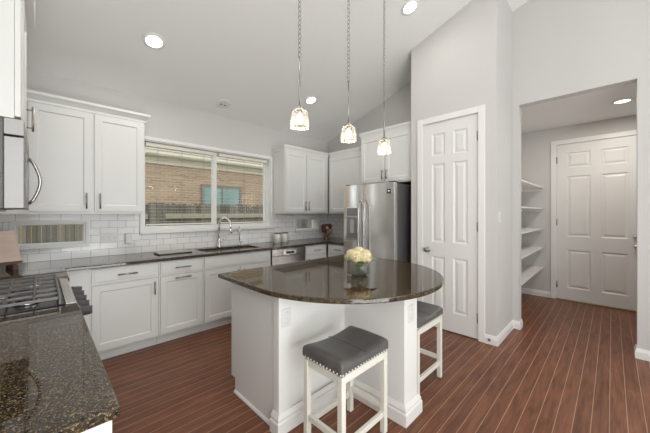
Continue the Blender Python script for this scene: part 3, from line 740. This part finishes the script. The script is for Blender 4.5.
path = [(LX(IX0)-.0125, LY(IY0)+.05), (LX(IX0)-.0125, LY(IY0)-.0125), (LX(1.68)-.0005, LY(IY0)-.0125), (LX(1.68)-.0005, LY(.955)-.0005), (LX(1.85)+.0005, LY(.955)-.0005), (LX(1.85)+.0005, LY(IY0)-.0125), (LX(IX1)+.0005, LY(IY0)-.0125), (LX(IX1)+.0005, LY(IY1)-.06)]
MB().sweep(path, BIG, .0006, 1).build('base_moulding', 'trim', isl)
MB().sweep([(LX(IX0)-.0005, LY(IY1)-.065), (LX(IX0)-.0005, LY(IY0)+.051)], [(0, 0), (.014, 0), (.013, .010), (.006, .018), (0, .02)], .0006, 1).build('shoe_moulding', 'trim', isl)
CAP = [(0, 0), (.006, 0), (.010, .012), (.018, .022), (.020, .034), (0, .034)]
MB().sweep([(LX(IX0)-.0125, LY(IY0)+.05), (LX(IX0)-.0125, LY(IY0)-.0125), (LX(1.68)-.0005, LY(IY0)-.0125), (LX(1.68)-.0005, LY(.955)-.0005), (LX(1.85)+.0005, LY(.955)-.0005), (LX(1.85)+.0005, LY(IY0)-.0125), (LX(IX1), LY(IY0)-.0125)], CAP, ZT-.0345, 1).build('cap_moulding', 'trim', isl)
def outlet(parent, M4, rocker=False):
    """duplex outlet plate facing local -y"""
    p = MB().box(-.036, .036, -.006, -.0003, -.058, .058)
    p.bm.transform(M4); p = p.build('outlet', 'plastic', parent, bevel=.002)
    for z in (-.022, .022):
        s = MB().lathe([(0, -.009), (.015, -.009), (.017, -.0065), (0, -.0065)], (0, 0, z), 16, 'y'); s.bm.transform(M4); s.build('socket', 'plastic', p)
    return p
outlet(isl, Matrix.Translation((LX(1.103), LY(IY0)-.0122, .715)))
outlet(isl, Matrix.Translation((LX(1.757), LY(.955)-.0004, .705)))
for k, z in enumerate((.30,)):   # drawers and doors of the side facing the sink
    pass
for k in range(3):
    x0 = LX(IX1)-.445*(k+1)+.01; fr_ = thing  # doors face +y
    mb = MB().panelled(-.2125, .2125, .12, .87, -.020, .0195, [(-.1575, .175, .1575, .815)], slope=.01, rec=.008)
    mb.bm.transform(Matrix.Translation((x0+.2175, LY(IY1), 0)) @ Matrix.Rotation(PI, 4, 'Z'))
    dd = mb.build('door', 'island', isl, bevel=.002)
    hb = MB().tube([(-.17, -.05, .56), (-.17, -.05, .69)], .006, 10)
    for s in (.58, .67): hb.tube([(-.17, -.0205, s), (-.17, -.05, s)], .005, 8)
    hb.bm.transform(Matrix.Translation((x0+.2175, LY(IY1), 0)) @ Matrix.Rotation(PI, 4, 'Z')); hb.build('handle', 'nickel', dd)
CX, CYI, RI = 1.722, 1.545, .767
pts = [(CX+RI*math.cos(a), CYI+RI*math.sin(a)) for a in [PI+PI*i/64 for i in range(65)]] + [(CX+RI, 2.13), (CX-RI, 2.13)]
it = MB().prism(pts, .884, .914).build('island_countertop', 'granite', bevel=.007, segs=3)
tag(it, 'polished dark granite island top with a rounded seating side', 'countertop')

# ------------------------------------------------------------------ bar stools
def make_stool(label):
    r = thing('bar_stool', label, 'stool', (0, 0, 0), group='grey leather saddle stools at the island')
    w, d, L = .43, .31, .034; zr = .517
    for sx in (-1, 1):
        for sy in (-1, 1):
            cx, cy = sx*(w/2-.018), sy*(d/2-.018)
            lg = MB().box(cx-L/2, cx+L/2, cy-L/2, cy+L/2, .010, zr).build('leg', 'stool', r, bevel=.003)
            MB().box(cx-.011, cx+.011, cy-.011, cy+.011, .0006, .0098).build('foot_glide', 'dark_plastic', lg)
    ix, iy = w/2-.018-L/2-.0005, d/2-.018-L/2-.0005
    for sy in (-1, 1):
        cy = sy*(d/2-.018)
        MB().box(-ix, ix, cy-.011, cy+.011, .115, .148).build('stretcher', 'stool', r, bevel=.002)
        MB().box(-ix, ix, cy-.012, cy+.012, .474, zr).build('apron', 'stool', r, bevel=.002)
    for sx in (-1, 1):
        cx = sx*(w/2-.018)
        MB().box(cx-.011, cx+.011, -iy, iy, .155, .188).build('stretcher', 'stool', r, bevel=.002)
        MB().box(cx-.012, cx+.012, -iy, iy, .474, zr).build('apron', 'stool', r, bevel=.002)
    # saddle cushion: rounded-box cross-sections swept along the long axis
    s = MB(); nx, ny = 24, 14; hw, hd = w/2+.004, d/2+.004; zb = zr+.001
    grid = []
    for i in range(nx+1):
        u = -1+2*i/nx; col = []
        for j in range(ny+1):
            v = -1+2*j/ny
            ed = max(abs(u)**8, abs(v)**8)
            z = .588+.024*u*u - .006*v*v - .016*ed**2
            col.append(s.bm.verts.new((u*hw*(1-.0*ed), v*hd, z)))
        grid.append(col)
    for i in range(nx):
        for j in range(ny): s.bm.faces.new((grid[i][j], grid[i+1][j], grid[i+1][j+1], grid[i][j+1]))
    rim = [grid[i][0] for i in range(nx+1)] + [grid[nx][j] for j in range(1, ny+1)] + [grid[i][ny] for i in range(nx-1, -1, -1)] + [grid[0][j] for j in range(ny-1, 0, -1)]
    mid = [s.bm.verts.new((v.co.x*1.014, v.co.y*1.014, zb+.045)) for v in rim]; low = [s.bm.verts.new((v.co.x*1.012, v.co.y*1.012, zb+.012)) for v in rim]; bot = [s.bm.verts.new((v.co.x*.995, v.co.y*.995, zb)) for v in rim]
    n = len(rim)
    for k in range(n):
        k2 = (k+1) % n
        s.bm.faces.new((rim[k], mid[k], mid[k2], rim[k2])); s.bm.faces.new((mid[k], low[k], low[k2], mid[k2])); s.bm.faces.new((low[k], bot[k], bot[k2], low[k2]))
    s.bm.faces.new(bot)
    cu = s.build('seat_cushion', 'leather', r, smooth=True)
    bv = cu.modifiers.new('sub', 'SUBSURF'); bv.levels = 1; bv.render_levels = 2
    sm = MB(); sm.tube([(-.002, -hd*.97, .5785)] + [(-.002, -hd+2*hd*k/10, .5885-.006*(-1+2*k/10)**2) for k in range(1, 10)] + [(-.002, hd*.97, .5785)], .0018, 6).build('seat_seam', 'leather', r)
    nh = MB(); st = .0245
    def nail(x, y, nx_, ny_):
        m4 = Matrix.Translation((x, y, zb+.017)) @ Vector((nx_, ny_, 0)).to_track_quat('Z', 'Y').to_matrix().to_4x4()
        t = MB().lathe([(.0058, 0), (.0052, .003), (.0028, .005), (0, .0056)], seg=8); t.bm.transform(m4)
        me = bpy.data.meshes.new('t'); t.bm.to_mesh(me); nh.bm.from_mesh(me); bpy.data.meshes.remove(me); t.bm.free()
    k = int(2*hw/st)
    for i in range(k+1):
        x = -hw+.006+(2*hw-.012)*i/k
        nail(x, -hd*1.012, 0, -1); nail(x, hd*1.012, 0, 1)
    k = int(2*hd/st)
    for i in range(k+1):
        y = -hd+.006+(2*hd-.012)*i/k
        nail(-hw*1.012, y, -1, 0); nail(hw*1.012, y, 1, 0)
    nh.build('nailheads', 'nail_silver', r, smooth=True)
    return r
st1 = make_stool('grey saddle stool in front of the island, left of the pier')
st1.location = (1.322, 1.145, 0)
copy_thing(st1, (2.165, 1.155, 0), 'grey saddle stool partly hidden right of the island pier')

# ------------------------------------------------------------------ pendants
def make_pendant(label):
    """origin at the bottom rim of the shade"""
    r = thing('pendant_light', label, 'pendant light', (0, 0, 0), group='pendant lights over the island')
    MB().lathe([(.058, 0), (.056, .03), (.052, .065), (.048, .092), (.045, .103), (.038, .110), (.024, .1135)], seg=96, ribs=24, ribd=.022).build('shade', 'shade', r, smooth=True)
    b = MB().lathe([(0, .028), (.012, .031), (.020, .044), (.022, .056), (.018, .070), (.011, .084), (0, .086)], seg=20).build('bulb', 'bulb', r, smooth=True)
    MB().lathe([(0, .0865), (.014, .0865), (.014, .1125), (0, .1125)], seg=20).build('socket', 'nickel', r)
    MB().lathe([(0, .1140), (.026, .1140), (.027, .120), (.016, .131), (.009, .140), (0, .140)], seg=24).build('cap', 'nickel', r)
    MB().tube([(0, 0, .140), (0, 0, .43)], .0055, 10).lathe([(0, .43), (.008, .432), (.008, .44), (0, .445)], seg=12).build('rod', 'nickel', r)
    return r
def finish_pendant(r, z):
    x, y = r.location.x, r.location.y; top = zc(y)-z; c = MB(); zz = .452; k = 0; ln, wd, tr = .017, .0095, .0024
    while zz < top-.05:
        pts = []
        for i in range(13):
            a = 2*PI*i/12; px, pz = wd*math.cos(a), ln*math.sin(a)
            pts.append((px, 0, zz+pz) if k % 2 == 0 else (0, px, zz+pz))
        c.tube(pts, tr, 5, False); zz += 2*ln-2.6*tr; k += 1
    c.build('chain', 'nickel', r)
    d = MB().lathe([(0, -.045), (.012, -.045), (.03, -.03), (.055, -.018), (.062, -.002), (.062, 0), (0, 0)], seg=28)
    d.bm.transform(Matrix.Translation((0, 0, top-.003)) @ Matrix.Rotation(-math.atan(SL), 4, 'X')); d.build('canopy', 'nickel', r)
PL = [(1.120, 1.348, 1.900), (1.582, 1.350, 1.900), (2.045, 1.352, 1.882)]
PN = ['clear glass pendant at the left of the three over the island', 'clear glass pendant in the middle of the three over the island', 'clear glass pendant nearest the refrigerator over the island']
p0 = make_pendant(PN[0]); ps = [p0, copy_thing(p0, (0, 0, 0), PN[1]), copy_thing(p0, (0, 0, 0), PN[2])]
for o, l in zip(ps, PL): o.location = l; finish_pendant(o, l[2])
for o in ps:
    d = bpy.data.lights.new('pendant_glow', 'POINT'); d.energy = 1.0; d.color = (1, .88, .70); d.shadow_soft_size = .03
    q = bpy.data.objects.new('pendant_glow', d); COL.objects.link(q); q.location = (o.location.x, o.location.y, o.location.z+.015)

# ------------------------------------------------------------------ recessed ceiling lights
def can(x, y, z, tilt, label, lit=True, power=2.8):
    r = thing('recessed_light', label, 'ceiling light', (x, y, z), group='round recessed ceiling lights'); r.rotation_euler = (tilt, 0, 0)
    MB().lathe([(.070, -.0006), (.070, -.010), (.076, -.012), (.096, -.004), (.097, -.0006), (.070, -.0006)], seg=40).build('trim_ring', 'trim', r)
    if lit:
        MB().lathe([(0, -.0075), (.0695, -.0065), (.0695, -.0008), (0, -.0008)], seg=40).build('lens', 'lens', r)
        d = bpy.data.lights.new('can_beam', 'AREA'); d.shape = 'DISK'; d.size = .14; d.energy = power; d.color = (1, .95, .87)
        q = bpy.data.objects.new('can_beam', d); COL.objects.link(q); n = Vector((0, 0, -.02)); n.rotate(r.rotation_euler); q.location = Vector((x, y, z))+n; q.rotation_euler = r.rotation_euler
    else:
        MB().lathe([(0, -.012), (.035, -.011), (.055, -.005), (.0695, -.003), (.0695, -.0008), (0, -.0008)], seg=40).build('baffle', 'plastic', r)
        for s in (-1, 1): MB().lathe([(0, -.0155), (.010, -.0155), (.012, -.0125), (0, -.0125)], (s*.026, -.0, 0), 14).build('lamp_dot', 'slate_dark', r)
    return r
TL = -math.atan(SL)
can(.759, 3.081, zc(3.081), TL, 'lit recessed light in the sloped ceiling above the left wall cabinet', power=6)
can(2.774, 3.082, zc(3.082), TL, 'lit recessed light beside the left pendant near the right wall cabinets')
can(2.772, 1.511, zc(1.511), TL, 'lit recessed light high in the vault near the pantry wall')
can(1.706, 3.641, zc(3.641), TL, 'unlit round fixture with two dark dots above the sink window', lit=False)
can(.757, 1.511, zc(1.511), TL, 'lit recessed light high in the vault above the nearer left counter', power=6)
can(5.03, -.09, 2.75, 0, 'lit recessed light in the low hall ceiling', power=13)

# ------------------------------------------------------------------ hall shelves
names = ['topmost white wall shelf in the hall', 'second white hall shelf from the top', 'middle white hall shelf of the five', 'second white hall shelf from the bottom', 'lowest white wall shelf in the hall']
for z, l in zip((1.803, 1.463, 1.132, .818, .488), names):
    r = thing('wall_shelf', l, 'shelf', (4.20, 1.0995, z), group='white shelves on the hall wall')
    MB().box(0, XH-4.2-.001, -.30, -.0005, -.02, 0).build('board', 'trim', r, bevel=.002)
    MB().box(XH-4.2-.02, XH-4.2-.001, -.28, -.0005, -.06, -.0205).build('end_cleat', 'trim', r, bevel=.002)
    MB().box(0, XH-4.2-.021, -.019, -.0005, -.06, -.0205).build('wall_cleat', 'trim', r, bevel=.002)

# ------------------------------------------------------------------ wall plates
sw = thing('switch_plate', 'white three-gang switch plate on the tile beside the slot window', 'switch', (.525, YW-.0105, 1.112))
pl = MB().box(-.083, .083, -.006, -.0003, -.058, .058).build('plate', 'plastic', sw, bevel=.003)
for k in (-1, 0, 1): MB().box(k*.046-.006, k*.046+.006, -.016, -.0062, -.013, .013).build('toggle', 'plastic', sw, bevel=.002)
ob = thing('wall_outlet', 'white outlet with a plug-in box on the tile right of the switch plate', 'outlet', (.692, YW-.0105, 1.100))
MB().box(-.036, .036, -.006, -.0003, -.058, .058).build('plate', 'plastic', ob, bevel=.002)
MB().box(-.030, .030, -.045, -.0064, -.062, .050).build('plug_in_box', 'plastic', ob, bevel=.006)
ls = thing('light_switch', 'single white light switch on the pantry return wall', 'switch', (3.445, YP0-.0002, 1.335))
MB().box(-.036, .036, -.006, -.0003, -.058, .058).build('plate', 'plastic', ls, bevel=.002)
MB().box(-.016, .016, -.010, -.0063, -.032, .032).build('rocker', 'plastic', ls, bevel=.002)
ds = MB().lathe([(0, -.012), (.012, -.012), (.014, -.002), (0, -.002)], (0, 0, 0), 16, 'x').build('door_stop', 'nickel'); ds.location = (XP-.0165, .905, .05)
tag(ds, 'small round metal stop on the baseboard by the pantry door', 'door stop')

# ------------------------------------------------------------------ things on the worktops
cs = thing('cookbook_stand', 'pinkish wooden tilted stand in the counter corner behind the range', 'cookbook stand', (-.285, 3.40, .914), .28)
b = MB().box(-.17, .17, -.012, .012, 0, .30); b.bm.transform(Matrix.Translation((0, 0, .052)) @ Matrix.Rotation(-.52, 4, 'X')); b.build('board', 'stand', cs, bevel=.003)
b = MB().box(-.175, .175, -.05, -.013, 0, .022); b.bm.transform(Matrix.Translation((0, 0, .052)) @ Matrix.Rotation(-.52, 4, 'X')); b.build('ledge', 'stand', cs, bevel=.003)
for s in (-1, 1): MB().prism([(-.04, .0006), (.15, .0006), (.15, .025), (.03, .045), (-.04, .043)], s*.13-.016, s*.13+.016, 'x').build('foot', 'stand_dark', cs, bevel=.003)
b = MB().box(-.02, .02, .145, .160, .0255, .24); b.build('rear_prop', 'stand_dark', cs)

ty = thing('drying_tray', 'flat grey tray on the granite left of the sink', 'tray', (1.095, 3.63, .914), .0)
MB().box(-.175, .175, -.105, .105, .0006, .005).build('mat', 'slate_dark', ty, bevel=.004)
MB().box(-.18, .18, -.11, .11, .0055, .020).build('slab', 'slate', ty, bevel=.004)

def canister(x, y, label):
    r = thing('canister', label, 'canister', (x, y, .914), group='white canisters by the backsplash')
    MB().lathe([(0, .0006), (.050, .0006), (.055, .006), (.055, .138), (.052, .142), (0, .142)], seg=36).build('jar', 'ceramic', r)
    MB().lathe([(0, .1425), (.057, .1425), (.057, .150), (.054, .153), (0, .153)], seg=36).build('lid', 'slate_dark', r)
    return r
c1 = canister(2.625, 3.70, 'white canister with dark lid, left of the pair by the backsplash')
copy_thing(c1, (2.765, 3.70, .914), 'white canister with dark lid, right of the pair by the backsplash')

dv = thing('dried_arrangement', 'dark red dried flower arrangement in a bronze vase in the far corner', 'flower arrangement', (3.62, 3.60, .914), .3)
MB().lathe([(0, .0006), (.035, .0006), (.040, .008), (.024, .025), (.032, .05), (.055, .085), (.048, .09), (.0, .08)], seg=28).build('vase', 'bronze', dv)
rnd = random.Random(3)
def petals(mb, c, R, n, size, zs=1.0, up=-.3):
    for _ in range(n):
        d = Vector((rnd.gauss(0, 1), rnd.gauss(0, 1), rnd.gauss(0, 1))).normalized()
        if d.z < up: d.z = -d.z
        p = Vector(c)+Vector((d.x*R, d.y*R, d.z*R*zs)); t = d.orthogonal().normalized(); t.rotate(Matrix.Rotation(rnd.random()*6.28, 3, d)); b = d.cross(t); s = size*rnd.uniform(.7, 1.2)
        v = [mb.bm.verts.new(p+q) for q in (-b*s*.35, t*s*.55+d*s*.25, b*s*.35, -t*s*.55+d*s*.25)]
        m_ = mb.bm.verts.new(p+d*s*.1)
        for i in range(4): mb.bm.faces.new((v[i], v[(i+1) % 4], m_))
mb = MB()
for cx in (-.10, -.05, 0, .05, .10):
    for cz in (.165, .225): petals(mb, (cx, rnd.uniform(-.02, .02), cz), .038, 70, .042, 1, -1)
mb.build('maroon_blooms', 'maroon', dv)
mb = MB()
for cx, cz in ((-.075, .20), (.02, .15), (.085, .155), (-.03, .12), (.05, .11), (-.06, .13)): petals(mb, (cx, -.05, cz), .022, 40, .03, 1, -1)
mb.build('tan_blooms', 'tan_petal', dv)
mb = MB()
for k in range(14):
    a = rnd.uniform(-.09, .09); mb.tube([(0, 0, .08), (a*.5, rnd.uniform(-.02, .02), .13), (a, rnd.uniform(-.03, .03), .20)], .003, 5)
mb.build('stems', 'bronze', dv)

VX, VY = 1.70, 1.345
vs = thing('vase', 'short round clear glass vase on the island top', 'vase', (VX, VY, .914))
MB().lathe([(0, .0006), (.050, .0006), (.060, .010), (.066, .035), (.064, .065), (.058, .085), (.055, .085), (.061, .065), (.063, .035), (.057, .013), (.0, .010)], seg=40).build('glass', 'vase', vs)
bq = thing('flower_bouquet', 'round cream-yellow hydrangea bouquet in the glass vase on the island', 'flowers', (VX, VY, 1.007))
heads = [(0, 0, .068), (-.055, -.018, .048), (.055, -.012, .046), (0, .055, .048), (.0, -.06, .042), (-.04, .038, .052), (.05, .036, .046)]
for c in heads:
    mb = MB(); mb.lathe([(0, -.038), (.024, -.03), (.038, -.008), (.040, .006), (.030, .028), (.012, .039), (0, .040)], c, 14)
    
    for f in mb.bm.faces: f.material_index = 1
    petals(mb, c, .040, 170, .021, 1, -.7); petals(mb, c, .046, 110, .018, 1, -.5); mb.build('bloom', ['petal', 'petal_core'], bq)
def leafmesh(a, tilt, ln, wd, c):
    mb = MB(); n = 7; L_ = []; R_ = []; Cn = []
    for i in range(n+1):
        t = i/n; w = wd*math.sin(PI*min(1, t*.92+.04)); r = ln*t; z = tilt*ln*t-.5*ln*t*t*.5
        Cn.append(mb.bm.verts.new((c[0]+r*math.cos(a), c[1]+r*math.sin(a), c[2]+z-.003)))
        L_.append(mb.bm.verts.new((c[0]+r*math.cos(a)-w*math.sin(a), c[1]+r*math.sin(a)+w*math.cos(a), c[2]+z+.002)))
        R_.append(mb.bm.verts.new((c[0]+r*math.cos(a)+w*math.sin(a), c[1]+r*math.sin(a)-w*math.cos(a), c[2]+z+.002)))
    for i in range(n):
        mb.bm.faces.new((L_[i], L_[i+1], Cn[i+1], Cn[i])); mb.bm.faces.new((Cn[i], Cn[i+1], R_[i+1], R_[i]))
    return mb
for a, tl, ln in ((-.75, .12, .085), (-2.4, -.05, .07), (2.3, .1, .07), (.6, .15, .08)):
    leafmesh(a, tl, ln, .030, (.055*math.cos(a), .055*math.sin(a), .018)).build('leaf', 'leaf', bq, smooth=True)
for k in range(6):
    a = k*1.05; MB().tube([(.035*math.cos(a+2.6), .035*math.sin(a+2.6), -.066), (.01*math.cos(a), .01*math.sin(a), -.03), (.03*math.cos(a), .03*math.sin(a), .02)], .0045, 6).build('stem', 'stem', bq)
